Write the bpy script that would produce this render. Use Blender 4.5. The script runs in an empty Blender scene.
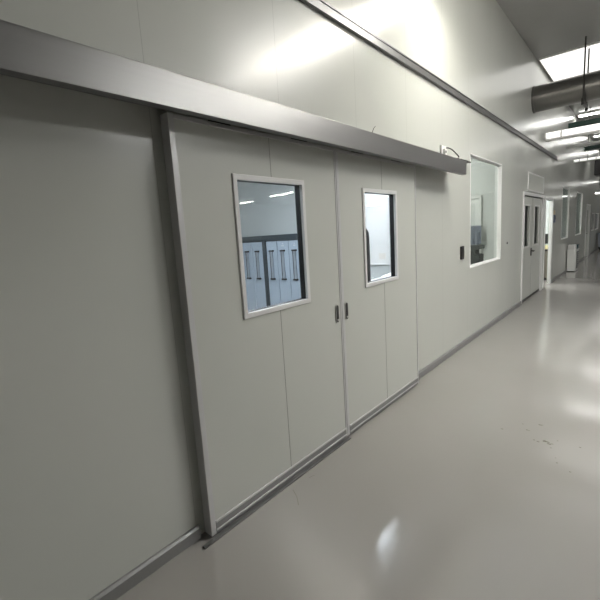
import bpy, bmesh, math, random
from mathutils import Vector, Matrix
random.seed(7)
SC = bpy.context.scene
COL = SC.collection

# ------------------------------------------------------------------ helpers
def mat(name, col, rough=0.5, metal=0.0, spec=0.5, emit=None, estr=0.0, aniso=0.0):
    m = bpy.data.materials.new(name); m.use_nodes = True
    b = m.node_tree.nodes['Principled BSDF']
    b.inputs['Base Color'].default_value = (*col, 1)
    b.inputs['Roughness'].default_value = rough
    b.inputs['Metallic'].default_value = metal
    b.inputs['Specular IOR Level'].default_value = spec
    b.inputs['Anisotropic'].default_value = aniso
    if emit:
        b.inputs['Emission Color'].default_value = (*emit, 1)
        b.inputs['Emission Strength'].default_value = estr
    return m

def nd(m, typ, **kw):
    n = m.node_tree.nodes.new(typ)
    for k, v in kw.items():
        setattr(n, k, v)
    return n

def lk(m, a, b):
    m.node_tree.links.new(a, b)

def math_node(m, op, a, b=None, c=None):
    n = nd(m, 'ShaderNodeMath', operation=op)
    for i, v in enumerate((a, b, c)):
        if v is None:
            continue
        if isinstance(v, (int, float)):
            n.inputs[i].default_value = v
        else:
            lk(m, v, n.inputs[i])
    return n.outputs[0]

def mottle(m, scale, amount, stretch=(1, 1, 1), bump=0.0, bump_scale=None, rough_amount=0.0, detail=4):
    """gentle procedural variation of colour, roughness and surface"""
    b = m.node_tree.nodes['Principled BSDF']
    tc = nd(m, 'ShaderNodeTexCoord')
    mp = nd(m, 'ShaderNodeMapping'); mp.inputs['Scale'].default_value = stretch
    lk(m, tc.outputs['Object'], mp.inputs['Vector'])
    nz = nd(m, 'ShaderNodeTexNoise'); nz.inputs['Scale'].default_value = scale; nz.inputs['Detail'].default_value = detail
    lk(m, mp.outputs['Vector'], nz.inputs['Vector'])
    base = b.inputs['Base Color'].default_value[:3]
    mx = nd(m, 'ShaderNodeMix', data_type='RGBA')
    mx.inputs['A'].default_value = (*[c * (1 - amount) for c in base], 1)
    mx.inputs['B'].default_value = (*[min(1, c * (1 + amount)) for c in base], 1)
    lk(m, nz.outputs['Fac'], mx.inputs['Factor'])
    lk(m, mx.outputs['Result'], b.inputs['Base Color'])
    if rough_amount:
        r = b.inputs['Roughness'].default_value
        mr = nd(m, 'ShaderNodeMapRange')
        mr.inputs['To Min'].default_value = max(0.02, r - rough_amount); mr.inputs['To Max'].default_value = r + rough_amount
        lk(m, nz.outputs['Fac'], mr.inputs['Value']); lk(m, mr.outputs['Result'], b.inputs['Roughness'])
    if bump:
        n2 = nd(m, 'ShaderNodeTexNoise'); n2.inputs['Scale'].default_value = bump_scale or scale; n2.inputs['Detail'].default_value = 2
        lk(m, mp.outputs['Vector'], n2.inputs['Vector'])
        bp = nd(m, 'ShaderNodeBump'); bp.inputs['Strength'].default_value = 1.0; bp.inputs['Distance'].default_value = bump
        lk(m, n2.outputs['Fac'], bp.inputs['Height']); lk(m, bp.outputs['Normal'], b.inputs['Normal'])
    return m

def panel_mat(name, col, rough, pitch, offset, axis='X', seam=0.003, seam_dark=0.82, wave=0.0008, spec=0.5):
    """coated sandwich panels: fine seam lines at a fixed pitch and slight oil-canning"""
    m = mat(name, col, rough, 0, spec)
    b = m.node_tree.nodes['Principled BSDF']
    tc = nd(m, 'ShaderNodeTexCoord'); sp = nd(m, 'ShaderNodeSeparateXYZ')
    lk(m, tc.outputs['Object'], sp.inputs[0])
    x = sp.outputs[axis]
    t = math_node(m, 'FRACT', math_node(m, 'DIVIDE', math_node(m, 'SUBTRACT', x, offset), pitch))
    dist = math_node(m, 'MULTIPLY', math_node(m, 'MINIMUM', t, math_node(m, 'SUBTRACT', 1.0, t)), pitch)
    line = math_node(m, 'LESS_THAN', dist, seam * 0.5)
    nz = nd(m, 'ShaderNodeTexNoise'); nz.inputs['Scale'].default_value = 1.3; nz.inputs['Detail'].default_value = 3
    lk(m, tc.outputs['Object'], nz.inputs['Vector'])
    mx = nd(m, 'ShaderNodeMix', data_type='RGBA')
    mx.inputs['A'].default_value = (*[c * 0.97 for c in col], 1); mx.inputs['B'].default_value = (*[c * 1.03 for c in col], 1)
    lk(m, nz.outputs['Fac'], mx.inputs['Factor'])
    m2 = nd(m, 'ShaderNodeMix', data_type='RGBA')
    m2.inputs['B'].default_value = (*[c * seam_dark for c in col], 1)
    lk(m, mx.outputs['Result'], m2.inputs['A']); lk(m, line, m2.inputs['Factor'])
    lk(m, m2.outputs['Result'], b.inputs['Base Color'])
    # shallow bow of each panel plus long irregular waves
    bow = math_node(m, 'MULTIPLY', math_node(m, 'MULTIPLY', t, math_node(m, 'SUBTRACT', 1.0, t)), 4.0)
    mp = nd(m, 'ShaderNodeMapping')
    mp.inputs['Scale'].default_value = (1, 1, 0.12) if axis == 'X' else (0.3, 1, 1)
    lk(m, tc.outputs['Object'], mp.inputs['Vector'])
    n2 = nd(m, 'ShaderNodeTexNoise'); n2.inputs['Scale'].default_value = 1.7; n2.inputs['Detail'].default_value = 1
    lk(m, mp.outputs['Vector'], n2.inputs['Vector'])
    h = math_node(m, 'ADD', math_node(m, 'MULTIPLY', bow, 0.8), math_node(m, 'MULTIPLY', n2.outputs['Fac'], 2.2))
    bp = nd(m, 'ShaderNodeBump'); bp.inputs['Strength'].default_value = 1.0; bp.inputs['Distance'].default_value = wave
    lk(m, h, bp.inputs['Height']); lk(m, bp.outputs['Normal'], b.inputs['Normal'])
    return m

def glass_mat(name, tint=(0.93, 0.96, 0.96), rough=0.0, boost=1.0):
    m = bpy.data.materials.new(name); m.use_nodes = True
    nt = m.node_tree; nt.nodes.clear()
    out = nd(m, 'ShaderNodeOutputMaterial'); mix = nd(m, 'ShaderNodeMixShader')
    tr = nd(m, 'ShaderNodeBsdfTransparent'); tr.inputs['Color'].default_value = (*tint, 1)
    gl = nd(m, 'ShaderNodeBsdfGlossy'); gl.inputs['Roughness'].default_value = rough
    fr = nd(m, 'ShaderNodeFresnel'); fr.inputs['IOR'].default_value = 1.5
    ge = nd(m, 'ShaderNodeNewGeometry')
    f = math_node(m, 'MINIMUM', math_node(m, 'MULTIPLY', fr.outputs[0], boost), 1.0)
    f = math_node(m, 'MULTIPLY', f, math_node(m, 'SUBTRACT', 1.0, ge.outputs['Backfacing']))
    lk(m, f, mix.inputs[0]); lk(m, tr.outputs[0], mix.inputs[1]); lk(m, gl.outputs[0], mix.inputs[2])
    lk(m, mix.outputs[0], out.inputs['Surface'])
    return m

class MB:
    """collects shapes into one mesh"""
    def __init__(s):
        s.bm = bmesh.new()
    def box(s, x0, x1, y0, y1, z0, z1, bevel=0.0, seg=2):
        r = bmesh.ops.create_cube(s.bm, size=1)
        vs = r['verts']
        for v in vs:
            v.co = Vector(((x0 + x1) / 2 + v.co.x * (x1 - x0), (y0 + y1) / 2 + v.co.y * (y1 - y0), (z0 + z1) / 2 + v.co.z * (z1 - z0)))
        if bevel:
            es = list({e for v in vs for e in v.link_edges})
            bmesh.ops.bevel(s.bm, geom=es, offset=bevel, segments=seg, profile=0.7, affect='EDGES')
        return s
    def tube(s, pts, r, n=12, cap=True):
        pts = [Vector(p) for p in pts]; rings = []
        ref = None
        for i, p in enumerate(pts):
            d = ((pts[min(i + 1, len(pts) - 1)] - pts[max(i - 1, 0)])).normalized()
            if ref is None:
                ref = Vector((0, 0, 1)) if abs(d.z) < 0.9 else Vector((1, 0, 0))
            a = (ref - d * ref.dot(d)).normalized(); b = d.cross(a); ref = a
            rr = r[i] if isinstance(r, (list, tuple)) else r
            rings.append([s.bm.verts.new(p + (a * math.cos(2 * math.pi * k / n) + b * math.sin(2 * math.pi * k / n)) * rr) for k in range(n)])
        for A, B in zip(rings, rings[1:]):
            for k in range(n):
                s.bm.faces.new((A[k], A[(k + 1) % n], B[(k + 1) % n], B[k]))
        if cap:
            s.bm.faces.new(rings[0][::-1]); s.bm.faces.new(rings[-1])
        return s
    def prism(s, poly, axis, a, b):
        """poly in the two other axes (in order), extruded along axis from a to b"""
        def P(u, v, w):
            return {'X': (w, u, v), 'Y': (u, w, v), 'Z': (u, v, w)}[axis]
        A = [s.bm.verts.new(P(u, v, a)) for u, v in poly]; B = [s.bm.verts.new(P(u, v, b)) for u, v in poly]
        n = len(poly)
        s.bm.faces.new(A[::-1]); s.bm.faces.new(B)
        for k in range(n):
            s.bm.faces.new((A[k], A[(k + 1) % n], B[(k + 1) % n], B[k]))
        return s
    def ring(s, x0, x1, z0, z1, wx, wz, y0, y1, chamfer=0.0):
        """rectangular frame in the XZ plane with outer rectangle and member widths"""
        o = [(x0, z0), (x1, z0), (x1, z1), (x0, z1)]
        i = [(x0 + wx, z0 + wz), (x1 - wx, z0 + wz), (x1 - wx, z1 - wz), (x0 + wx, z1 - wz)]
        c = chamfer
        oc = [(x0 + c, z0 + c), (x1 - c, z0 + c), (x1 - c, z1 - c), (x0 + c, z1 - c)]
        loops = [[(x, y1, z) for x, z in o]]
        if c:
            loops += [[(x, y0 + c, z) for x, z in o], [(x, y0, z) for x, z in oc]]
        else:
            loops += [[(x, y0, z) for x, z in o]]
        loops += [[(x, y0, z) for x, z in i], [(x, y1, z) for x, z in i]]
        V = [[s.bm.verts.new(p) for p in L] for L in loops]
        for A, B in zip(V, V[1:] + V[:1]):
            for k in range(4):
                s.bm.faces.new((A[k], A[(k + 1) % 4], B[(k + 1) % 4], B[k]))
        return s
    def build(s, name, m, parent=None, smooth=False):
        bmesh.ops.recalc_face_normals(s.bm, faces=s.bm.faces[:])
        me = bpy.data.meshes.new(name); s.bm.to_mesh(me); s.bm.free()
        me.materials.append(m)
        if smooth:
            for p in me.polygons:
                p.use_smooth = True
            try:
                me.set_sharp_from_angle(angle=math.radians(35))
            except Exception:
                pass
        o = bpy.data.objects.new(name, me); COL.objects.link(o)
        if parent:
            o.parent = parent
            o.matrix_parent_inverse = Matrix.Translation(parent.location).inverted() if parent.type != 'EMPTY' or True else Matrix()
        return o

def tag(o, label, cat, group=None, kind=None):
    o['label'] = label; o['category'] = cat
    if group: o['group'] = group
    if kind: o['kind'] = kind
    return o

def thing(name, label, cat, loc=(0, 0, 0), group=None, kind=None):
    o = bpy.data.objects.new(name, None); COL.objects.link(o)
    o.location = loc; o.empty_display_size = 0.1
    return tag(o, label, cat, group, kind)

def struct(name, mb, m, label, cat):
    return tag(mb.build(name, m), label, cat, kind='structure')

def wall_sheet(holes, x0, x1, z0, z1, y0, y1):
    """one wall slab in the XZ plane with rectangular openings"""
    mb = MB(); bm = mb.bm
    xs = sorted({x0, x1, *[h[0] for h in holes], *[h[1] for h in holes]})
    zs = sorted({z0, z1, *[h[2] for h in holes], *[h[3] for h in holes]})
    V = {}
    def v(i, k, y):
        if (i, k, y) not in V:
            V[(i, k, y)] = bm.verts.new((xs[i], y, zs[k]))
        return V[(i, k, y)]
    def solid(i, k):
        if i < 0 or k < 0 or i >= len(xs) - 1 or k >= len(zs) - 1:
            return False
        cx, cz = (xs[i] + xs[i + 1]) / 2, (zs[k] + zs[k + 1]) / 2
        return not any(h[0] < cx < h[1] and h[2] < cz < h[3] for h in holes)
    for i in range(len(xs) - 1):
        for k in range(len(zs) - 1):
            if not solid(i, k):
                continue
            for y in (y0, y1):
                bm.faces.new((v(i, k, y), v(i + 1, k, y), v(i + 1, k + 1, y), v(i, k + 1, y)))
            for (di, dk, a, b) in ((-1, 0, (i, k), (i, k + 1)), (1, 0, (i + 1, k), (i + 1, k + 1)), (0, -1, (i, k), (i + 1, k)), (0, 1, (i, k + 1), (i + 1, k + 1))):
                if not solid(i + di, k + dk):
                    bm.faces.new((v(*a, y0), v(*b, y0), v(*b, y1), v(*a, y1)))
    return mb

# ------------------------------------------------------------------ sizes
D = 1.78            # face of the panel wall
WT = 0.065          # wall panel thickness
CZ = 4.74           # ceiling
X0, X1 = -6.0, 44.0
YR = -24.0          # far side of the hall

# ------------------------------------------------------------------ materials
M = {}
M['wall'] = panel_mat('coated_wall_panel', (0.60, 0.612, 0.57), 0.25, 0.9, 1.08, wave=0.0014, spec=0.7, seam_dark=0.75)
M['inner'] = panel_mat('inner_wall_panel', (0.68, 0.69, 0.67), 0.3, 0.9, 0.35, wave=0.0004)
M['inner_y'] = panel_mat('inner_cross_panel', (0.60, 0.635, 0.63), 0.3, 0.9, 0.2, axis='Y', wave=0.0004)
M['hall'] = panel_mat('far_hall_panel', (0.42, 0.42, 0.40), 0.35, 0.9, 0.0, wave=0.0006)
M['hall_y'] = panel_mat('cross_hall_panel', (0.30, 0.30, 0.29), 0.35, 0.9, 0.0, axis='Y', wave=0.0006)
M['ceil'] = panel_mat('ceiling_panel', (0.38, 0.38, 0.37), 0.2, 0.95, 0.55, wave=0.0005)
M['leaf'] = mottle(mat('leaf_panel', (0.60, 0.612, 0.57), 0.3), 1.1, 0.02, bump=0.0004, bump_scale=1.2)
M['seam'] = mat('seam_gap', (0.27, 0.27, 0.25), 0.7)
M['alu'] = mottle(mat('anodised_aluminium', (0.62, 0.62, 0.62), 0.36, 0.3), 3, 0.05, (0.15, 1, 1))
M['rail'] = mottle(mat('grey_rail_aluminium', (0.30, 0.30, 0.295), 0.4, 0.4), 3, 0.05, (0.15, 1, 1))
M['alu_dark'] = mottle(mat('grey_aluminium', (0.20, 0.20, 0.20), 0.42, 0.6), 3, 0.06, (0.15, 1, 1))
M['brushed'] = mottle(mat('brushed_cover_metal', (0.325, 0.32, 0.315), 0.36, 1.0), 40, 0.05, (0.02, 1, 1), bump=0.00015, bump_scale=60, rough_amount=0.04)
M['frame'] = mottle(mat('powder_coated_frame', (0.80, 0.80, 0.79), 0.35), 4, 0.02)
M['white'] = mottle(mat('white_paint', (0.78, 0.78, 0.76), 0.35), 5, 0.02)
M['rubber'] = mat('black_gasket', (0.012, 0.012, 0.012), 0.55)
M['black'] = mottle(mat('black_plastic', (0.015, 0.015, 0.016), 0.4), 6, 0.1)
M['chrome'] = mottle(mat('chrome', (0.72, 0.72, 0.72), 0.14, 1.0), 8, 0.03)
M['satin'] = mottle(mat('satin_nickel', (0.62, 0.62, 0.60), 0.3, 0.5), 8, 0.03)
M['gunmetal'] = mottle(mat('gunmetal', (0.06, 0.06, 0.055), 0.35, 0.6), 8, 0.08)
M['galv'] = mottle(mat('galvanised_steel', (0.22, 0.215, 0.205), 0.3, 0.9), 7, 0.14, (1, 0.35, 1), rough_amount=0.05)
M['green'] = mottle(mat('dark_green_steel', (0.012, 0.040, 0.032), 0.4), 6, 0.12)
M['pipe'] = mottle(mat('white_pipe_jacket', (0.82, 0.81, 0.78), 0.3), 6, 0.03, (1, 0.3, 1))
M['greypipe'] = mottle(mat('grey_conduit', (0.46, 0.46, 0.45), 0.35, 0.6), 6, 0.05)
M['rod'] = mottle(mat('dark_hanger_steel', (0.035, 0.033, 0.03), 0.5, 0.5), 9, 0.1)
M['glass'] = glass_mat('door_glass', (0.90, 0.92, 0.94), boost=1.6)
M['glass_clear'] = glass_mat('window_glass', (0.90, 0.92, 0.91))
M['bluegrey'] = mottle(mat('blue_grey_enamel', (0.36, 0.43, 0.50), 0.35), 4, 0.04)
M['slate'] = mottle(mat('dark_slate_enamel', (0.035, 0.048, 0.056), 0.4), 4, 0.08)
M['barmetal'] = mottle(mat('grey_bar', (0.30, 0.34, 0.38), 0.35, 0.3), 5, 0.05)
M['cloth'] = mottle(mat('blue_grey_cloth', (0.45, 0.48, 0.55), 0.85), 18, 0.08, bump=0.001, bump_scale=60)
M['instr'] = mottle(mat('dark_grey_instrument', (0.07, 0.075, 0.07), 0.5), 7, 0.08)
M['paper'] = mottle(mat('crumpled_white_paper', (0.86, 0.87, 0.88), 0.7), 12, 0.03)
M['steel'] = mottle(mat('stainless_steel', (0.5, 0.5, 0.49), 0.3, 0.9), 8, 0.06)
M['cabinet'] = mottle(mat('cabinet_white', (0.88, 0.88, 0.86), 0.4), 5, 0.02)
M['louvre'] = mat('louvre_dark', (0.05, 0.05, 0.05), 0.6)
M['teal'] = mottle(mat('teal_plastic', (0.035, 0.085, 0.10), 0.4), 6, 0.08)
M['brownwood'] = mottle(mat('grey_brown_laminate', (0.17, 0.15, 0.12), 0.5), 5, 0.12, (6, 6, 0.6))
M['beige'] = mat('beige_plastic', (0.62, 0.52, 0.36), 0.5)
M['ivory'] = mat('ivory_paper', (0.74, 0.70, 0.64), 0.6)
M['blue'] = mat('dull_blue_plastic', (0.13, 0.15, 0.21), 0.4)
M['amber'] = mottle(mat('pale_yellow_paper', (0.80, 0.74, 0.42), 0.6), 8, 0.04)
M['lamp'] = mat('lamp_diffuser', (0.9, 0.9, 0.88), 0.4, emit=(1.0, 0.99, 0.955), estr=2.6)
M['lamp_low'] = mat('low_lamp_diffuser', (0.9, 0.9, 0.88), 0.4, emit=(1.0, 0.99, 0.955), estr=7.5)
M['lamp_tube'] = mat('tube_lamp_diffuser', (0.85, 0.85, 0.83), 0.35, emit=(1.0, 0.98, 0.94), estr=0.42)
M['lamp_bright'] = mat('bright_lamp_diffuser', (0.9, 0.9, 0.88), 0.4, emit=(1.0, 1.0, 0.975), estr=62)
M['lamp_warm'] = mat('warm_lamp_diffuser', (0.9, 0.9, 0.88), 0.4, emit=(1.0, 0.96, 0.87), estr=42)
M['lamp_soft'] = mat('soft_panel_diffuser', (0.9, 0.9, 0.88), 0.4, emit=(1.0, 0.985, 0.95), estr=0.45)
M['lamp_cool'] = mat('cool_lamp_diffuser', (0.9, 0.9, 0.9), 0.4, emit=(0.90, 0.95, 1.0), estr=26)
M['lamp_room'] = mat('room_lamp_diffuser', (0.9, 0.9, 0.9), 0.4, emit=(0.97, 0.98, 0.94), estr=32)
M['stain'] = mottle(mat('floor_stain', (0.10, 0.09, 0.065), 0.6), 60, 0.3)
M['crack'] = mat('hairline_crack', (0.17, 0.15, 0.12), 0.6)

# epoxy floor: warm grey, glossy, faint trowel waves and mottling
fl = mat('epoxy_floor', (0.345, 0.330, 0.313), 0.13, 0, 0.6)
mottle(fl, 0.8, 0.06, (1, 1, 1), bump=0.0016, bump_scale=3.2, rough_amount=0.05, detail=5)
M['floor'] = fl

# ------------------------------------------------------------------ the setting
struct('floor', MB().box(X0, X1, YR, 7.0, -0.12, 0.0), M['floor'], 'glossy warm grey epoxy floor of the long corridor', 'floor')
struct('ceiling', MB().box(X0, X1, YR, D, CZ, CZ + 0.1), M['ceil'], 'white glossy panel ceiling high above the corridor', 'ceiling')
DOOR = (1.22, 3.70, 0.0, 2.12)
BIGW = (5.66, 7.20, 1.03, 2.53)
DDOOR = (8.80, 10.74, 0.0, 2.12)
SDOOR = (11.06, 12.02, 0.0, 2.10)
W2 = (13.62, 14.98, 1.05, 2.52)
W3 = (16.75, 18.45, 1.05, 2.52)
FDOOR = (20.05, 21.35, 0.0, 2.12)
W4 = (22.35, 23.75, 1.05, 1.83)
W5 = (24.15, 26.0, 1.05, 1.83)
holes = [DOOR, BIGW, DDOOR, SDOOR, W2, W3, FDOOR, W4, W5]
struct('wall_left', wall_sheet(holes, X0, X1, 0.0, CZ, D, D + WT), M['wall'], 'pale grey-green glossy panel wall running along the corridor', 'wall')
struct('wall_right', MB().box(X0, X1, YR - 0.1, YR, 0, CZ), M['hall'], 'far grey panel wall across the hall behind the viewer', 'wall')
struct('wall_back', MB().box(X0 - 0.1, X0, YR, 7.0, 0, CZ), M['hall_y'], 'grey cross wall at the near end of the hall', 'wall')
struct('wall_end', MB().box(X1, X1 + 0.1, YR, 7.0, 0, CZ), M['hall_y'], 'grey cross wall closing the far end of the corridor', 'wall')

# aluminium cover strip along the wall and baseboard
mb = MB(); mb.box(X0, 12.38, D - 0.03, D, 3.105, 3.165); mb.box(X0, 12.38, D - 0.036, D, 3.160, 3.172)
struct('trim_1', mb, M['alu_dark'], 'grey metal strip running high along the panel wall', 'trim')
def skirting(a, b):
    m_ = MB(); m_.box(a, b, D - 0.022, D, 0.0, 0.062); return m_
bb = MB()
for a, b in ((X0, 1.09), (3.83, 8.74), (12.08, 19.9), (21.5, X1)):
    bb.box(a, b, D - 0.022, D, 0.0, 0.060)
    bb.prism([(D, 0.060), (D - 0.022, 0.060), (D - 0.012, 0.072), (D, 0.072)], 'X', a, b)
struct('baseboard_left', bb, M['rail'], 'low grey aluminium skirting at the foot of the panel wall', 'baseboard')

# rooms behind the wall
YI = D + WT
def room(nx, a, b, yb, zc, mx, my, words):
    struct('wall_%s_back' % nx, MB().box(a, b, yb, yb + 0.08, 0, zc), mx, 'back wall of the %s' % words, 'wall')
    struct('ceiling_%s' % nx, MB().box(a, b, YI, yb + 0.08, zc, zc + 0.06), M['inner'], 'panel ceiling of the %s' % words, 'ceiling')
room('lab', -1.5, 5.35, 6.6, 2.85, M['inner'], M['inner_y'], 'cabinet room seen through the sliding doors')
room('office', 5.43, 8.65, 4.8, 3.4, M['inner'], M['inner_y'], 'small room behind the large corridor window')
struct('added_wall_store_door', MB().box(10.90, 10.97, YI + 0.005, 4.8, 0, 2.85), M['inner_y'], 'added cross wall keeping the double door room dark beside the doorway room', 'wall')  # added wall; blocks the doorway lamp so the door slots stay dark
room('store', 8.73, 13.50, 4.8, 2.85, M['inner'], M['inner_y'], 'room behind the double door and open doorway')
room('far', 13.58, 19.6, 4.8, 2.85, M['inner'], M['inner_y'], 'room behind the two tall far windows')
room('end', 19.68, 27.0, 4.8, 2.85, M['inner'], M['inner_y'], 'unlit room behind the farthest windows')
struct('partition_wall_doorway', MB().box(13.5, 13.58, YI, 4.8, 0, 2.85), M['inner_y'], 'bright cross wall seen through the open doorway', 'wall')
struct('partition_wall_far', MB().box(19.6, 19.68, YI, 4.8, 0, 2.85), M['inner_y'], 'cross wall behind the tall far windows', 'wall')
struct('partition_wall_lab', MB().box(-1.58, -1.5, YI, 6.68, 0, 2.85), M['inner_y'], 'left end wall of the cabinet room', 'wall')
struct('partition_wall_middle', MB().box(5.35, 5.43, YI, 6.68, 0, 3.4), M['inner_y'], 'bluish white cross wall seen through the right door pane', 'wall')
struct('partition_wall_office', MB().box(8.65, 8.73, YI, 6.68, 0, 3.4), M['inner'], 'pale grey cross wall seen through the large window', 'wall')
struct('partition_wall_store', MB().box(27.0, 27.08, YI, 6.68, 0, 2.85), M['inner_y'], 'far cross wall of the unlit room', 'wall')

# ------------------------------------------------------------------ sliding door leaves
def leaf(name, x0, x1, wx0, wx1, wz0, wz1, hx, label):
    yf, yb, zt, zb = 1.70, 1.762, 2.201, 0.012
    t = thing(name, label, 'door', (x0, yf, 0), kind='structure')
    # panel sheet with a window cut through
    wall_sheet([(wx0, wx1, wz0, wz1)], x0 + 0.030, x1 - 0.014, zb + 0.075, zt - 0.020, yf + 0.004, yb - 0.004).build('door_panel', M['leaf'], t)
    xm = (x0 + x1) / 2
    s = MB()
    s.box(xm - 0.0014, xm + 0.0014, yf + 0.0030, yf + 0.0045, wz1 + 0.020, zt - 0.020)
    s.box(xm - 0.0014, xm + 0.0014, yf + 0.0030, yf + 0.0045, zb + 0.075, wz0 - 0.020)
    s.build('panel_joint', M['seam'], t)
    a = MB(); a.box(x0, x0 + 0.032, yf, yb, zb, zt, 0.003); a.build('edge_stile', M['alu'], t)
    a = MB(); a.box(x1 - 0.016, x1, yf, yb, zb, zt, 0.003); a.build('edge_stile', M['alu'], t)
    a = MB(); a.box(x0 + 0.032, x1 - 0.016, yf, yb, zt - 0.022, zt, 0.003); a.build('top_rail', M['alu'], t)
    a = MB(); a.box(x0 + 0.032, x1 - 0.016, yf - 0.002, yb, zb, zb + 0.066, 0.003)
    a.build('bottom_rail', M['rail'], t)
    a = MB()
    a.box(x0 + 0.032, x1 - 0.016, yf - 0.006, yf + 0.004, zb + 0.066, zb + 0.077, 0.002)
    a.box(x0 + 0.032, x1 - 0.016, yf - 0.008, yf, zb + 0.020, zb + 0.028, 0.002)
    a.build('rail_bead', M['alu'], t)
    w = 0.030
    f = MB(); f.ring(wx0 - 0.02, wx1 + 0.02, wz0 - 0.02, wz1 + 0.02, w, w, yf - 0.005, yf + 0.016, 0.004)
    f.build('window_frame', M['frame'], t)
    g = MB(); g.ring(wx0 + 0.001, wx1 - 0.001, wz0 + 0.001, wz1 - 0.001, 0.010, 0.010, yf + 0.016, yb - 0.004)
    g.build('gasket', M['rubber'], t)
    p = MB(); p.box(wx0 + 0.010, wx1 - 0.010, yf + 0.034, yf + 0.040, wz0 + 0.010, wz1 - 0.010)
    p.build('glass_pane', M['glass'], t)
    # flush pull with its recess and thumb turn
    hz, hw, hh = 1.015, 0.019, 0.068
    def stadium(hw, hh, n=10):
        pts = []
        for k in range(n + 1):
            a_ = math.pi * k / n; pts.append((hx + hw * math.cos(a_), hz + hh - hw + hw * math.sin(a_)))
        for k in range(n + 1):
            a_ = math.pi + math.pi * k / n; pts.append((hx + hw * math.cos(a_), hz - hh + hw + hw * math.sin(a_)))
        return pts
    h = MB(); h.prism(stadium(hw, hh), 'Y', yf - 0.004, yf + 0.006)
    ho = h.build('flush_handle', M['satin'], t)
    r = MB(); r.prism(stadium(hw - 0.0035, hh - 0.004), 'Y', yf - 0.0044, yf + 0.002)
    r.build('recess', M['gunmetal'], ho)
    r = MB(); r.box(hx - 0.009, hx + 0.009, yf - 0.0048, yf, hz - 0.026, hz + 0.050, 0.001)
    r.build('finger_slot', M['black'], ho)
    r = MB(); r.tube([(hx, yf - 0.008, hz - 0.046), (hx, yf, hz - 0.046)], 0.008, 16)
    r.box(hx - 0.002, hx + 0.010, yf - 0.011, yf - 0.006, hz - 0.050, hz - 0.045, 0.001)
    r.build('thumb_turn', M['satin'], ho)
    return t
leaf('door_1', 1.120, 2.452, 1.498, 2.066, 1.172, 1.936, 2.388, 'left sliding door leaf whose pane shows the blue-grey cabinets')
leaf('door_2', 2.456, 3.790, 2.820, 3.364, 1.174, 1.926, 2.512, 'right sliding door leaf whose pane shows a bluish white room')

# header box over the doors: folded cover, return lip, end plates, track
def header():
    t = thing('sliding_door_track_box', 'long brushed metal box over the sliding doors, housing their track', 'track box', (0.1, D, 2.17))
    xa, xb, yf, zb, zt = 0.08, 4.80, 1.55, 2.172, 2.315
    c = MB()
    c.box(xa, xb, yf, yf + 0.004, zb, zt, 0.0015)                       # face
    c.box(xa, xb, yf, D, zt - 0.004, zt + 0.002, 0.001)                 # top
    c.build('cover', M['brushed'], t)
    l = MB(); l.box(xa, xb, yf + 0.003, yf + 0.055, zb, zb + 0.004); l.box(xa, xb, yf + 0.051, yf + 0.055, zb, zb + 0.03)
    l.build('bottom_lip', M['alu_dark'], t)
    for x in (xa, xb - 0.004):
        e = MB(); e.box(x, x + 0.004, yf + 0.004, yf + 0.075, zb, zt - 0.004); e.build('end_plate', M['frame'], t)
    k = MB(); k.box(xa + 0.02, xb - 0.02, D - 0.05, D - 0.004, 2.262, 2.305, 0.004); k.box(xa + 0.02, xb - 0.02, 1.70, D - 0.05, 2.262, 2.275, 0.003)
    k.build('track', M['gunmetal'], t)
    for x in (1.45, 2.1, 2.8, 3.45):
        w = MB(); w.box(x - 0.06, x + 0.06, 1.712, 1.750, 2.202, 2.240, 0.004); w.tube([(x, 1.725, 2.232), (x, 1.760, 2.232)], 0.016, 14)
        w.build('roller_carriage', M['gunmetal'], t)
    return t
header()
# floor guide channel under the left leaf
g = MB(); g.box(1.05, 2.450, 1.668, 1.692, 0.0, 0.010, 0.002)
tag(g.build('floor_guide_track', M['alu_dark']), 'slim aluminium guide strip on the floor under the left sliding leaf', 'guide track')

# white junction socket with its dark lead at the right end of the header box
s = thing('cable_socket', 'small white socket standing on top of the metal door box', 'socket', (4.27, 1.62, 2.317))
b = MB(); b.box(4.205, 4.335, 1.605, 1.625, 2.317, 2.425, 0.004); b.build('back_box', M['white'], s)
b = MB(); b.box(4.245, 4.305, 1.585, 1.605, 2.317, 2.390, 0.004); b.build('plug', M['white'], s)
b = MB(); b.box(4.262, 4.282, 1.582, 1.587, 2.352, 2.374); b.build('pin', M['black'], s)
c = MB()
c.tube([(4.335, 1.612, 2.414), (4.40, 1.605, 2.419), (4.47, 1.60, 2.414), (4.56, 1.60, 2.398), (4.66, 1.60, 2.375), (4.70, 1.60, 2.362), (4.69, 1.60, 2.348), (4.63, 1.605, 2.334), (4.55, 1.61, 2.324)], 0.006, 8)
tag(c.build('power_lead', M['rod'], smooth=True), 'short dark lead looping from the white socket down to the door box', 'cable')
b = MB(); b.box(4.55, 4.98, 1.585, 1.64, 2.3175, 2.324, 0.001); b.box(4.74, 5.06, 1.585, 1.60, 2.324, 2.340, 0.001)
tag(b.build('end_bracket', M['gunmetal']), 'thin dark flat bracket poking past the right end of the door box', 'bracket')
c = MB(); c.tube([(2.80, 1.60, 2.312), (2.815, 1.60, 2.345), (2.835, 1.60, 2.372), (2.862, 1.60, 2.392)], 0.0022, 6)
tag(c.build('stray_wire', M['rod'], smooth=True), 'thin stray wire sticking up above the middle of the door box', 'wire')

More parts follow.
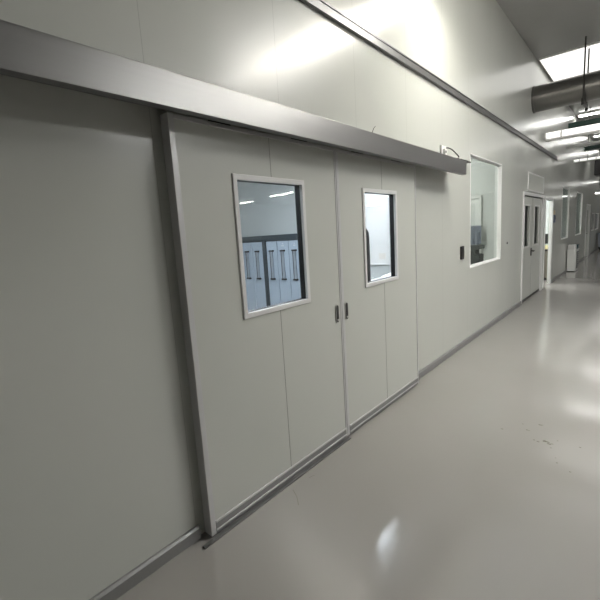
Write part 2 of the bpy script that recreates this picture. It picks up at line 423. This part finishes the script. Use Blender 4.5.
# black card reader and the small stud on the wall
s = thing('mounted_card_reader', 'small black card reader on the wall between doors and large window', 'card reader', (5.32, D, 1.26))
b = MB(); b.box(5.270, 5.362, D - 0.024, D, 1.178, 1.345, 0.005); b.build('housing', M['black'], s)
b = MB(); b.box(5.280, 5.352, D - 0.027, D - 0.022, 1.200, 1.335, 0.002); b.build('face_plate', M['gunmetal'], s)
b = MB(); b.tube([(7.625, D, 1.268), (7.625, D - 0.006, 1.268), (7.625, D - 0.012, 1.268)], [0.018, 0.018, 0.010], 14)
tag(b.build('wall_stud', M['rod']), 'tiny dark stud on the wall just right of the large window', 'stud')

# ------------------------------------------------------------------ windows in the panel wall
def window(name, h, label, sill=0.0, depth=0.046, fw=0.020, mullions=()):
    x0, x1, z0, z1 = h
    t = thing(name, label, 'window', (x0, D, z0), kind='structure')
    f = MB(); f.ring(x0 - 0.005, x1 + 0.005, z0 - 0.005, z1 + 0.005, 0.014, 0.014, D - 0.004, D + 0.004, 0.001)
    f.build('window_frame', M['frame'], t)
    f = MB(); f.ring(x0, x1, z0, z1, 0.012, 0.012, D + 0.0, D + WT - 0.002); f.build('reveal_lining', M['frame'], t)
    b = MB(); b.ring(x0 + 0.012, x1 - 0.012, z0 + 0.012, z1 - 0.012, 0.014, 0.014, D + depth - 0.01, D + depth + 0.012, 0.002); b.build('glazing_bead', M['frame'], t)
    for xm in mullions:
        q = MB(); q.box(xm - 0.02, xm + 0.02, D + 0.01, D + 0.05, z0 + 0.012, z1 - 0.012, 0.003); q.build('mullion', M['frame'], t)
    p = MB(); p.box(x0 + 0.02, x1 - 0.02, D + depth, D + depth + 0.008, z0 + 0.02, z1 - 0.02); p.build('glass_pane', M['glass_clear'], t)
    return t
window('window_1', BIGW, 'large white framed window in the wall right of the sliding doors')
window('window_2', W2, 'tall window above the white cabinet down the corridor', depth=0.022)
window('window_3', W3, 'tall narrow-looking window beyond the white cabinet', depth=0.022)
window('window_4', W4, 'low far window with a black pane beyond the last door')
window('window_5', W5, 'farthest low window, above the blue-grey bin')

# ------------------------------------------------------------------ double swing door
def swing_pair():
    x0, x1, z0, z1 = DDOOR
    t = thing('door_3', 'grey double swing door with two slim glass slots down the corridor', 'door', (x0, D, 0), kind='structure')
    f = MB()
    f.box(x0 - 0.06, x0 + 0.02, D - 0.018, D + 0.052, 0, z1, 0.003); f.box(x1 - 0.02, x1 + 0.11, D - 0.018, D + 0.052, 0, z1, 0.003)
    f.box(x0 - 0.06, x1 + 0.11, D - 0.018, D + 0.052, z1, z1 + 0.06, 0.003)
    f.build('door_frame', M['frame'], t)
    xm = 9.72
    for (a, b, g0, g1) in ((x0 + 0.024, xm - 0.018, 8.98, 9.46), (xm + 0.018, x1 - 0.05, 9.95, 10.44)):
        l = wall_sheet([(g0, g1, 1.12, 1.93)], a, b, 0.012, z1 - 0.02, D + 0.012, D + 0.055).build('door_leaf', M['leaf'], t)
        q = MB(); q.ring(g0 - 0.03, g1 + 0.03, 1.09, 1.96, 0.034, 0.034, D + 0.006, D + 0.016, 0.003); q.build('glass_frame', M['frame'], l)
        q = MB(); q.box(g0, g1, D + 0.028, D + 0.034, 1.12, 1.93); q.build('glass_pane', M['glass_clear'], l)
        q = MB(); q.box(a, b, D + 0.006, D + 0.013, 0.012, 0.050, 0.002); q.build('bottom_seal', M['gunmetal'], l)
    q = MB(); q.box(xm - 0.018, xm + 0.018, D + 0.016, D + 0.050, 0.012, z1 - 0.02); q.build('meeting_seal', M['alu_dark'], t)
    q = MB(); q.box(x1 - 0.05, x1 - 0.02, D + 0.020, D + 0.06, 0.012, z1 - 0.02); q.build('hinge_seal', M['gunmetal'], t)
    q = MB(); q.box(9.63, 9.68, D - 0.004, D + 0.014, 0.90, 1.06, 0.004); q.tube([(9.655, D + 0.01, 1.0), (9.655, D - 0.05, 1.0), (9.64, D - 0.056, 1.0), (9.52, D - 0.056, 1.0)], 0.012, 12)
    q.build('lever_handle', M['gunmetal'], t)
swing_pair()
# blanking panel above the double door
t = thing('access_panel', 'flat framed blanking panel above the grey double door', 'panel', (9.12, D, 2.22))
q = MB(); q.box(9.16, 10.69, D - 0.006, D, 2.24, 2.55, 0.002); q.build('plate', M['leaf'], t)
q = MB(); q.ring(9.12, 10.73, 2.215, 2.575, 0.04, 0.03, D - 0.014, D, 0.003); q.build('panel_frame', M['frame'], t)

# open single doorway
x0, x1, z0, z1 = SDOOR
q = MB(); q.box(x0 - 0.05, x0 + 0.02, D - 0.018, D + 0.052, 0, z1, 0.003); q.box(x1 - 0.02, x1 + 0.10, D - 0.018, D + 0.052, 0, z1, 0.003); q.box(x0 - 0.05, x1 + 0.10, D - 0.018, D + 0.052, z1, z1 + 0.05, 0.003)
struct('door_4', q, M['frame'], 'grey frame of the open doorway right of the double door', 'doorway')
# door leaf folded open into the room, right against the inner wall is out of sight

# far door
x0, x1, z0, z1 = FDOOR
t = thing('door_5', 'half-hidden far door with a white frame beyond the windows', 'door', (x0, D, 0), kind='structure')
q = MB(); q.box(x0 - 0.10, x0 + 0.03, D - 0.018, D + 0.052, 0, z1, 0.003); q.box(x1 - 0.03, x1 + 0.10, D - 0.018, D + 0.052, 0, z1, 0.003); q.box(x0 - 0.10, x1 + 0.10, D - 0.018, D + 0.052, z1, z1 + 0.06, 0.003)
q.build('door_frame', M['frame'], t)
l = wall_sheet([(x0 + 0.45, x1 - 0.42, 1.05, 1.95)], x0 + 0.03, x1 - 0.03, 0.012, z1 - 0.01, D + 0.02, D + 0.06).build('door_leaf', M['leaf'], t)
q = MB(); q.box(x0 + 0.45, x1 - 0.42, D + 0.035, D + 0.041, 1.05, 1.95); q.build('glass_pane', M['glass_clear'], l)
q = MB(); q.box(x0 + 0.14, x0 + 0.19, D + 0.012, D + 0.022, 0.92, 1.08, 0.004); q.tube([(x0 + 0.165, D + 0.02, 1.0), (x0 + 0.165, D - 0.03, 1.0), (x0 + 0.28, D - 0.03, 1.0)], 0.012, 10)
q.build('lever_handle', M['gunmetal'], l)

# wall unit beside the doorway
t = thing('mounted_entry_panel', 'small beige and blue entry unit on the wall right of the open doorway', 'entry unit', (12.24, D, 1.73))
q = MB(); q.box(12.19, 12.31, D - 0.03, D, 1.75, 1.86, 0.005); q.build('upper_unit', M['beige'], t)
q = MB(); q.box(12.16, 12.33, D - 0.045, D, 1.55, 1.745, 0.006); q.build('lower_unit', M['blue'], t)
q = MB(); q.box(12.19, 12.30, D - 0.049, D - 0.044, 1.63, 1.73, 0.002); q.build('screen', M['black'], t)

# ------------------------------------------------------------------ white cabinet with louvres
t = thing('ventilation_cabinet', 'low white cabinet with side louvres standing against the corridor wall', 'cabinet', (14.87, 1.65, 0))
q = MB(); q.box(14.87, 15.50, 1.53, 1.755, 0.02, 0.66, 0.008); q.build('body', M['cabinet'], t)
q = MB(); q.box(14.90, 15.47, 1.55, 1.74, 0.0, 0.022); q.build('plinth', M['rubber'], t)
q = MB(); q.box(14.84, 15.53, 1.515, 1.757, 0.66, 0.685, 0.006); q.build('top_plate', M['cabinet'], t)
for k in range(9):
    z = 0.09 + k * 0.06
    q = MB(); q.prism([(1.522, z), (1.532, z), (1.532, z + 0.036), (1.527, z + 0.036)], 'X', 14.97, 15.42); q.build('louvre', M['louvre'], t)
t = thing('carton', 'flat white carton lying on top of the white louvred cabinet', 'carton', (14.9, 1.65, 0.685))
q = MB(); q.box(14.88, 15.14, 1.55, 1.75, 0.685, 0.825, 0.004); q.build('carton_body', M['white'], t)
q = MB(); q.box(14.879, 15.141, 1.63, 1.67, 0.8245, 0.8262); q.build('tape', M['frame'], t)
t = thing('plastic_tub', 'dark teal plastic tub on the louvred cabinet behind the white carton', 'tub', (15.3, 1.6, 0.685))
q = MB(); q.prism([(1.535, 0.685), (1.70, 0.685), (1.715, 0.80), (1.520, 0.80)], 'X', 15.17, 15.45); q.build('tub_body', M['teal'], t)
q = MB(); q.box(15.155, 15.465, 1.512, 1.722, 0.80, 0.822, 0.005); q.build('lid', M['teal'], t)

# blue-grey bin far down the corridor
t = thing('wheeled_bin', 'blue-grey wheeled bin standing by the far end of the wall', 'bin', (25.3, 1.35, 0))
q = MB()
bm_ = q.bm
lo = [(25.03, 1.12), (25.55, 1.12), (25.55, 1.66), (25.03, 1.66)]; hi = [(24.95, 1.04), (25.63, 1.04), (25.63, 1.72), (24.95, 1.72)]
A = [bm_.verts.new((x, y, 0.14)) for x, y in lo]; B = [bm_.verts.new((x, y, 0.80)) for x, y in hi]
bm_.faces.new(A[::-1]); bm_.faces.new(B)
for k in range(4):
    bm_.faces.new((A[k], A[(k + 1) % 4], B[(k + 1) % 4], B[k]))
bmesh.ops.bevel(bm_, geom=bm_.edges[:], offset=0.03, segments=3, affect='EDGES')
q.build('bin_body', M['cloth'], t)
q = MB(); q.box(24.93, 25.65, 1.02, 1.74, 0.795, 0.845, 0.02); q.build('bin_lid', M['bluegrey'], t)
q = MB(); q.box(25.0, 25.58, 1.10, 1.68, 0.09, 0.15, 0.01); q.build('bin_base', M['black'], t)
for x, y in ((25.06, 1.16), (25.52, 1.16), (25.06, 1.62), (25.52, 1.62)):
    q = MB(); q.tube([(x, y - 0.02, 0.05), (x, y + 0.02, 0.05)], 0.05, 16); q.build('wheel', M['black'], t)

# ------------------------------------------------------------------ overhead services
t = thing('air_duct', 'round galvanised air duct crossing high over the corridor', 'duct', (9.46, 0, 3.96))
q = MB(); q.tube([(9.46, y, 3.96) for y in (D, -2, -6, -11)], 0.24, 40); q.build('duct_body', M['galv'], t, smooth=True)
for y in (D - 0.02, -1.6, -4.8, -8.0):
    q = MB(); q.tube([(9.46, y + 0.018, 3.96), (9.46, y - 0.018, 3.96)], 0.252, 40); q.build('duct_collar', M['galv'], t, smooth=True)
def hanger(y, label):
    t = thing('duct_hanger', label, 'hanger', (9.46, y, 3.66), group='rod hangers of the round duct')
    for x in (9.18, 9.74):
        q = MB(); q.tube([(x, y, 3.63), (x, y, CZ)], 0.013, 10); q.build('rod', M['rod'], t)
        q = MB(); q.tube([(x, y, 3.615), (x, y, 3.655)], 0.026, 6); q.build('nut', M['rod'], t)
    q = MB(); q.box(9.14, 9.78, y - 0.022, y + 0.022, 3.655, 3.72, 0.003); q.build('cross_bar', M['rod'], t)
hanger(0.95, 'dark threaded rod hanger holding the round duct close to the wall')

def tube_lamp(x, z, r, y1, y0, clamps, label):
    t = thing('hanging_lamp', label, 'lamp', (x, y1, z))
    q = MB(); q.tube([(x, y, z) for y in (y1 - 0.03, (y0 + y1) / 2, y0)], r, 28); q.build('diffuser_tube', M['lamp_tube'], t, smooth=True)
    q = MB(); q.tube([(x, y1, z), (x, y1 - 0.03, z)], r * 1.04, 28); q.build('end_cap', M['white'], t, smooth=True)
    q = MB(); q.box(x - r * 0.7, x + r * 0.7, y0, y1 - 0.03, z - r * 1.22, z - r * 0.72, 0.004); q.build('under_tray', M['white'], t)
    for k, y in enumerate(clamps):
        q = MB(); q.tube([(x, y + 0.012, z), (x, y - 0.012, z)], r * 1.06, 28); c_ = q.build('clamp', M['greypipe'], t, smooth=True)
        if k % 3 == 1:
            q = MB(); q.tube([(x, y, z + r), (x, y, CZ)], 0.007, 8); q.build('drop_rod', M['rod'], c_)
tube_lamp(10.4, 3.385, 0.078, 1.72, -0.3, (1.42, 0.75, 0.1), 'thick white tube lamp crossing overhead just beyond the round duct')
tube_lamp(14.8, 3.305, 0.036, 1.70, 0.5, [1.55 - 0.2 * k for k in range(6)], 'slim white tube lamp with dark clips far down the corridor')
q = MB(); q.tube([(14.0, y, 3.62) for y in (D, 0, -4, -9)], 0.045, 18)
tag(q.build('hanging_pipe', M['greypipe'], smooth=True), 'bare grey metal pipe crossing between the thick tube lamp and the slim one', 'pipe')
def channel(x, y1, z, h, label):
    t = thing('cable_tray', label, 'cable tray', (x, y1, z))
    q = MB(); q.box(x - 0.10, x - 0.085, -9, y1, z, z + h, 0.002); q.box(x + 0.085, x + 0.10, -9, y1, z, z + h, 0.002); q.box(x - 0.10, x + 0.10, -9, y1, z, z + 0.014, 0.002)
    q.build('tray', M['green'], t)
    for y in (-0.35, -1.8, -4.2):
        for sx in (-0.11, 0.11):
            q = MB(); q.tube([(x + sx, y, z + 0.02), (x + sx, y, CZ)], 0.007, 8); q.build('drop_rod', M['rod'], t)
channel(10.75, 1.34, 3.515, 0.105, 'near dark green cable tray hung above the thick white tube lamp')
channel(14.35, 1.40, 3.49, 0.105, 'far dark green cable tray hung above the slim tube lamp')
t = thing('fan_unit', 'black box-shaped fan unit hung high at the right edge of view', 'fan unit', (18.2, 0.6, 3.1))
q = MB(); q.box(17.8, 18.7, -0.3, 1.42, 3.08, 3.60, 0.03); q.build('casing', M['black'], t)
q = MB(); q.ring(17.0, 18.0, 0, 1, 0.1, 0.1, 0, 0.02); q.bm.free(); q = MB()
q.box(17.782, 17.802, -0.15, 1.25, 3.18, 3.50, 0.004); q.build('grille', M['gunmetal'], t)
for x in (17.9, 18.6):
    for y in (-0.2, 1.3):
        q = MB(); q.tube([(x, y, 3.58), (x, y, CZ)], 0.01, 8); q.build('drop_rod', M['rod'], t)

# ------------------------------------------------------------------ luminaires
def luminaire(x, y, label, z=CZ - 0.03, L=1.5, W=0.22, group='ceiling luminaires of the hall', first=[None]):
    if first[0] is None:
        t = thing('ceiling_light', label, 'ceiling light', (0, 0, 0), group)
        q = MB(); q.box(-W / 2, W / 2, -L / 2, L / 2, -0.02, 0.03, 0.004); q.build('housing', M['white'], t)
        q = MB(); q.box(-W / 2 + 0.012, W / 2 - 0.012, -L / 2 + 0.012, L / 2 - 0.012, -0.034, -0.0205, 0.003); q.build('diffuser', M['lamp'], t)
        first[0] = t
    else:
        t = first[0].copy(); COL.objects.link(t); t['label'] = label
        for ch in first[0].children:
            c_ = ch.copy(); COL.objects.link(c_); c_.parent = t
    t.location = (x, y, z)
    return t
ordn = ['first', 'second', 'third', 'fourth', 'fifth', 'sixth', 'seventh', 'eighth', 'ninth']
ROWS = [5.6, 11.4, 15.5, 19.8, 24.2]
spots = [(0, -1.9, 'over the near part of the hall, second from the panel wall'), (0, -5.6, 'over the near part of the hall, third from the panel wall'),
         (1, -4.6, 'level with the round duct, out in the hall'),          (1, -2.0, 'added out of view to brighten the far cabinet, level with the round duct'), (3, -3.6, 'added out of view to brighten the far floor, level with the black fan unit'),  # last two here are unseen extras added to brighten the far corridor
         (2, 0.95, 'behind the near green cable tray, beside the panel wall'),
         (2, -4.6, 'behind the near green cable tray, out in the hall'), (3, 0.9, 'above the black fan unit'), (4, 0.9, 'beyond the black fan unit')]
for i, y, words in spots:
    l_ = luminaire(ROWS[i], y, 'ceiling luminaire ' + words)
    if True:
        d_ = [c_ for c_ in l_.children if c_.name.startswith('diffuser')][0]; d_.data = d_.data.copy(); d_.data.materials[0] = M['lamp_bright' if i == 0 else 'lamp_low']
for x, y in ((16.7, -14.6), (23.6, -22.2), (22.3, -17.2), (21.9, -15.3), (34.05, -14.95), (42.6, -20.8)):
    luminaire(x, y, 'distant ceiling luminaire mirrored in a sliding door pane')
t = thing('ceiling_light', 'large bright ceiling panel light above the round duct beside the panel wall', 'ceiling light', (11.4, 0.9, CZ))
q = MB(); q.box(9.60, 13.20, 0.25, 1.74, CZ - 0.03, CZ, 0.004); q.build('housing', M['white'], t)
q = MB(); q.box(9.63, 13.17, 0.28, 1.725, CZ - 0.036, CZ - 0.0305, 0.002); q.build('diffuser', M['lamp_soft'], t)

def hung_lamp(x, y, z, L, top, label, m='lamp'):
    t = thing('hanging_lamp', label, 'lamp', (x, y, z))
    q = MB(); q.box(x - 0.05, x + 0.05, y - L / 2, y + L / 2, z, z + 0.05, 0.004); q.build('housing', M['white'], t)
    q = MB(); q.box(x - 0.045, x + 0.045, y - L / 2 + 0.01, y + L / 2 - 0.01, z - 0.03, z - 0.0005, 0.006); q.build('diffuser', M[m], t)
    for yy in (y - L / 2 + 0.12, y + L / 2 - 0.12):
        q = MB(); q.tube([(x, yy, z + 0.05), (x, yy, top)], 0.006, 8); q.build('drop_rod', M['rod'], t)
hung_lamp(4.3, 0.3, 3.95, 2.4, CZ, 'long bright lamp hung above the right end of the door box', 'lamp_warm')
hung_lamp(18.1, 1.0, 2.48, 0.78, 3.08, 'short bright lamp hung below the black fan unit')
hung_lamp(25.5, 0.5, 3.40, 2.3, CZ, 'long bright lamp hung over the far end of the corridor')

# lamps of the rooms behind the wall
def room_light(x, y, z, lx, ly, m, label, group):
    t = thing('ceiling_light', label, 'ceiling light', (x, y, z), group)
    q = MB(); q.box(x - lx / 2, x + lx / 2, y - ly / 2, y + ly / 2, z - 0.03, z, 0.004); q.build('housing', M['white'], t)
    q = MB(); q.box(x - lx / 2 + 0.02, x + lx / 2 - 0.02, y - ly / 2 + 0.02, y + ly / 2 - 0.02, z - 0.038, z - 0.0305); q.build('diffuser', m, t)
room_light(1.6, 3.3, 2.85, 1.2, 0.3, M['lamp_cool'], 'cool panel light over the left part of the cabinet room', 'panel lights behind the wall')
room_light(3.3, 3.7, 2.85, 1.2, 0.3, M['lamp_cool'], 'cool panel light over the right part of the cabinet room', 'panel lights behind the wall')
room_light(4.6, 2.75, 2.85, 0.8, 0.2, M['lamp_cool'], 'short cool panel light added to brighten the board behind the right sliding door', 'panel lights behind the wall')  # extra lamp, added to lift the board in the right door pane
room_light(6.6, 3.4, 3.4, 1.2, 0.3, M['lamp_room'], 'panel light of the small room behind the large window', 'panel lights behind the wall')
room_light(12.0, 3.0, 2.85, 1.2, 0.3, M['lamp_room'], 'panel light just inside the open doorway', 'panel lights behind the wall')
room_light(16.0, 3.6, 2.85, 1.2, 0.3, M['lamp_room'], 'panel light of the room behind the tall far windows', 'panel lights behind the wall')

# ------------------------------------------------------------------ things in the rooms
def tall_cabinet(y0, n, w, label):
    """row of narrow doors facing -X, first door edge at y0 and running towards +Y"""
    xf, xb, zt = 4.85, 5.34, 1.555
    y1 = y0 + n * w
    t = thing('storage_cabinet', label, 'cabinet', (xf, y0, 0), group='blue-grey cabinets in the lab')
    q = MB(); q.box(xf + 0.02, xb, y0 - 0.041, y1 + 0.041, 0.0, zt, 0.004)
    q.box(xf - 0.012, xf + 0.02, y0 - 0.043, y0 - 0.002, 0, zt); q.box(xf - 0.012, xf + 0.02, y1 + 0.002, y1 + 0.043, 0, zt)
    q.box(xf - 0.02, xb, y0 - 0.043, y1 + 0.043, zt, zt + 0.092, 0.004)
    q.build('carcass', M['slate'], t)
    for k in range(n):
        a = y0 + k * w + 0.005; b = y0 + (k + 1) * w - 0.005; c = (a + b) / 2
        d = MB(); d.box(xf - 0.004, xf + 0.018, a, b, 0.06, zt - 0.012, 0.003)
        d = d.build('door', M['bluegrey'], t)
        h = MB(); h.box(xf - 0.026, xf - 0.012, c - 0.030, c + 0.022, 0.93, 1.385, 0.004)
        h = h.build('handle', M['barmetal'], d)
        e = MB(); e.box(xf - 0.027, xf - 0.003, c + 0.023, c + 0.034, 0.93, 1.385, 0.002); e.build('handle_edge', M['black'], d)
        for z in (0.915, 1.385):
            e = MB(); e.box(xf - 0.036, xf - 0.003, c - 0.045, c + 0.045, z - 0.012, z + 0.014, 0.003); e.build('handle_bracket', M['black'], d)
        for u, v in ((0.0, 1.492), (0.014, 1.460), (-0.014, 1.460)) if n == 3 and k < 2 else ():
            e = MB(); e.box(xf - 0.0055, xf - 0.0035, c + u - 0.008, c + u + 0.008, v, v + 0.012)
            e.build('door_mark', M['white'], d)
tall_cabinet(4.093, 3, 0.2545, 'blue-grey cabinet with long handles, right one behind the left door pane')
tall_cabinet(4.945, 4, 0.2545, 'blue-grey cabinet with long handles, left one behind the left door pane')

# right door pane: dark rounded column, table with crumpled paper, bluish wall panel
t = thing('gas_cylinder', 'tall black cylinder seen at the lower left of the right door pane', 'cylinder', (4.0, 2.395, 0))
q = MB(); q.tube([(4.0, 2.395, z) for z in (0.0, 0.05, 1.50, 1.56, 1.60, 1.625)], [0.034, 0.036, 0.036, 0.034, 0.028, 0.015], 28); q.build('cylinder_body', M['black'], t, smooth=True)
q = MB(); q.tube([(4.0, 2.395, 1.62), (4.0, 2.395, 1.64)], 0.010, 12); q.build('valve', M['gunmetal'], t)
t = thing('work_table', 'white lab table just behind the right sliding door', 'table', (4.6, 2.5, 0))
q = MB(); q.box(4.15, 5.25, 2.15, 2.80, 0.92, 0.96, 0.005); q.build('table_top', M['white'], t)
for x in (4.2, 5.2):
    for y in (2.2, 2.75):
        q = MB(); q.box(x - 0.02, x + 0.02, y - 0.02, y + 0.02, 0, 0.92); q.build('leg', M['alu'], t)
q = MB(); bm_ = q.bm
bmesh.ops.create_icosphere(bm_, subdivisions=4, radius=1)
rnd = random.Random(3)
ph = [(rnd.uniform(3, 9), rnd.uniform(3, 9), rnd.uniform(3, 9), rnd.uniform(0, 6)) for _ in range(7)]
for v in bm_.verts:
    c0 = v.co.copy()
    k = 1 + 0.10 * sum(abs(math.sin(a * c0.x + b * c0.y + c * c0.z + d)) - 0.6 for a, b, c, d in ph)
    v.co = Vector((4.60 + 0.19 * c0.x * k, 2.40 + 0.14 * c0.y * k, max(0.961, 1.0 + (0.06 + 0.03 * c0.x) * c0.z * k)))
tag(q.build('plastic_sheet', M['paper'], smooth=False), 'crumpled white sheet lying on the table behind the right door pane', 'sheet')
t = thing('wall_board', 'white wall board with a ledge seen through the right door pane', 'board', (5.33, 3.0, 1.0))
q = MB(); q.box(5.325, 5.35, 2.80, 3.40, 1.13, 2.5, 0.004); q.build('board', M['white'], t)
q = MB(); q.box(5.31, 5.35, 2.80, 3.40, 1.11, 1.13, 0.003); q.build('ledge', M['frame'], t)
q = MB(); q.box(5.322, 5.326, 2.87, 2.98, 1.19, 1.28); q.build('notice', M['ivory'], t)
q = MB(); q.box(5.25, 5.35, 2.72, 2.77, 0.0, 2.85, 0.004)
tag(q.build('column_casing', M['alu']), 'slim grey column casing at the right of the right door pane', 'casing')

# small room: white framed glazed door, hanging blue-grey cloth, C-shaped instrument on a bench
t = thing('glazed_door', 'white framed glazed door on the inner wall behind the large window', 'door', (8.62, 2.9, 0))
q = MB()
def yz_ring(q, y0, y1, z0, z1, w, xa, xb):
    q.box(xa, xb, y0, y0 + w, z0, z1, 0.003); q.box(xa, xb, y1 - w, y1, z0, z1, 0.003); q.box(xa, xb, y0 + w, y1 - w, z1 - w, z1, 0.003); q.box(xa, xb, y0 + w, y1 - w, z0, z0 + w, 0.003)
yz_ring(q, 2.49, 3.45, 0.0, 2.18, 0.045, 8.58, 8.648); q.build('frame', M['white'], t)
q = MB(); yz_ring(q, 2.535, 3.405, 0.045, 2.10, 0.07, 8.60, 8.64); q.build('leaf_frame', M['white'], t)
q = MB(); q.box(8.615, 8.625, 2.60, 3.34, 0.115, 2.03); q.build('door_panel', M['inner'], t)
q = MB(); q.box(8.585, 8.602, 2.56, 2.61, 1.98, 2.04, 0.004); q.build('door_closer', M['frame'], t)
q = MB(); bm_ = q.bm
n = 40; rows_ = 10; G = []
for r_ in range(rows_ + 1):
    z = 1.60 - 0.38 * r_ / rows_
    G.append([bm_.verts.new((8.52 + 0.028 * math.sin(k * 0.9) * (0.35 + 0.65 * r_ / rows_), 2.46 + 0.56 * k / n, z + 0.006 * math.sin(k * 0.9))) for k in range(n + 1)])
for a, b in zip(G, G[1:]):
    for k in range(n):
        bm_.faces.new((a[k], a[k + 1], b[k + 1], b[k]))
bmesh.ops.solidify(bm_, geom=bm_.faces[:], thickness=0.006)
t = thing('hanging_cloth', 'blue-grey cloth hanging in folds in front of the glazed door', 'cloth', (8.53, 2.7, 1.2))
q.build('cloth_panel', M['cloth'], t, smooth=True)
q = MB(); q.tube([(8.53, 2.44, 1.60), (8.53, 3.04, 1.60)], 0.010, 10); q.build('rail', M['alu'], t)
for y in (2.47, 3.01):
    q = MB(); q.box(8.52, 8.585, y - 0.01, y + 0.01, 1.592, 1.608); q.build('rail_bracket', M['alu'], t)
t = thing('lab_bench', 'grey bench under the instrument behind the large window', 'bench', (7.8, 2.6, 0))
q = MB(); q.box(7.35, 8.40, 2.12, 2.85, 0.84, 0.88, 0.004); q.build('bench_top', M['slate'], t)
for x in (7.40, 8.35):
    for y in (2.17, 2.80):
        q = MB(); q.box(x - 0.02, x + 0.02, y - 0.02, y + 0.02, 0, 0.84); q.build('leg', M['alu'], t)
t = thing('bench_instrument', 'dark C-shaped instrument on the bench behind the large window', 'instrument', (7.8, 2.45, 0.88))
q = MB(); q.prism([(2.25, 0.88), (2.52, 0.88), (2.52, 1.235), (2.232, 1.235), (2.232, 1.17), (2.335, 1.165), (2.335, 1.075), (2.25, 1.07)], 'X', 7.68, 7.95)
bmesh.ops.bevel(q.bm, geom=q.bm.edges[:], offset=0.008, segments=2, affect='EDGES')
q.build('instrument_body', M['instr'], t)
q = MB(); q.box(7.66, 7.68, 2.40, 2.50, 0.89, 1.22, 0.004); q.build('side_plate', M['frame'], t)

# beyond the open doorway: bench with a black screen
t = thing('side_cabinet', 'grey-brown low cabinet just inside the open doorway', 'cabinet', (13.0, 2.1, 0))
q = MB(); q.box(12.7, 13.5, 1.90, 2.45, 0.06, 0.80, 0.004); q.build('cabinet_body', M['brownwood'], t)
q = MB(); q.box(12.68, 13.52, 1.888, 2.47, 0.80, 0.84, 0.004); q.build('top_plate', M['rubber'], t)
q = MB(); q.box(12.73, 13.47, 1.93, 2.42, 0.0, 0.06); q.build('plinth', M['rubber'], t)
t = thing('monitor', 'black screen standing on the cabinet inside the open doorway', 'monitor', (13.0, 2.1, 0.84))
q = MB(); q.box(13.0, 13.05, 1.90, 2.35, 0.98, 1.25, 0.006); q.build('screen_housing', M['black'], t)
q = MB(); q.box(13.02, 13.05, 2.08, 2.16, 0.87, 1.0, 0.004); q.build('neck', M['black'], t)
q = MB(); q.box(12.98, 13.15, 2.0, 2.24, 0.84, 0.87, 0.004); q.build('foot', M['black'], t)
q = MB(); q.box(12.74, 12.92, 1.90, 2.30, 0.84, 0.945, 0.004)
tag(q.build('paper_stack', M['amber']), 'pale yellow stack of paper in front of the black screen', 'paper')

# ------------------------------------------------------------------ floor marks
mb = MB()
rs = random.Random(11)
def blot(x, y, r, sx=1.0, sy=1.0):
    n = 12
    ring = [mb.bm.verts.new((x + sx * r * math.cos(2 * math.pi * k / n) * rs.uniform(0.65, 1.2), y + sy * r * math.sin(2 * math.pi * k / n) * rs.uniform(0.65, 1.2), 0.0006)) for k in range(n)]
    mb.bm.faces.new(ring)
for x, y, r in [(3.203, .452, .013), (3.215, .47, .008), (3.201, .468, .011), (3.179, .436, .012), (3.19, .42, .007), (3.411, .652, .006), (3.463, .541, .010), (3.47, .525, .005), (3.321, .605, .008), (3.32, .59, .005), (3.236, .764, .008),
                (3.184, .533, .007), (3.173, .505, .008), (3.242, .256, .007), (3.126, .416, .005), (2.938, .353, .006), (2.869, .272, .006), (3.259, .394, .005), (3.0, .37, .004)]:
    blot(x, y, r, 0.8, 1.3)
tag(mb.build('floor_stains', M['stain']), 'scatter of small dark stains on the corridor floor', 'stains', kind='stuff')
mb = MB()
for P in ([(1.697, 1.619), (1.66, 1.555), (1.607, 1.496)], [(1.856, 1.615), (1.875, 1.612), (1.905, 1.603)]):
    for (x, y), (u, v) in zip(P, P[1:]):
        d = Vector((v - y, x - u, 0)).normalized() * 0.0016
        mb.bm.faces.new([mb.bm.verts.new((x + d.x, y + d.y, 0.0006)), mb.bm.verts.new((u + d.x, v + d.y, 0.0006)), mb.bm.verts.new((u - d.x, v - d.y, 0.0006)), mb.bm.verts.new((x - d.x, y - d.y, 0.0006))])
tag(mb.build('floor_scratches', M['crack']), 'fine hairline scratches on the floor beside the door guide', 'scratches', kind='stuff')

# ------------------------------------------------------------------ camera and view
cam = bpy.data.objects.new('camera', bpy.data.cameras.new('camera')); COL.objects.link(cam)
R = ((0.6439249581549316, -0.76267144364801, -0.06076937805367145),
     (-0.15887979219505532, -0.05559982068183288, -0.9857311355396076),
     (0.7484102216680539, 0.644391906361345, -0.1569751926858696))
right, down, fwd = Vector(R[0]), Vector(R[1]), Vector(R[2])
m3 = Matrix((right, -down, -fwd)).transposed()
cam.matrix_world = Matrix.Translation((0, 0, 1.6)) @ m3.to_4x4()
cam.data.sensor_width = 36.0; cam.data.sensor_fit = 'HORIZONTAL'
cam.data.lens = 400.12 / 600 * 36.0
cam.data.clip_start = 0.02; cam.data.clip_end = 200
SC.camera = cam
w = bpy.data.worlds.new('world'); SC.world = w; w.use_nodes = True
w.node_tree.nodes['Background'].inputs['Color'].default_value = (0.0, 0.0, 0.0, 1)
SC.cycles.max_bounces = 10; SC.cycles.diffuse_bounces = 5; SC.cycles.glossy_bounces = 5; SC.cycles.transparent_max_bounces = 12
SC.cycles.use_denoising = True
vs = SC.view_settings
vs.view_transform = 'Standard'; vs.look = 'None'; vs.gamma = 1.0; vs.use_curve_mapping = False
vs.exposure = 1.38
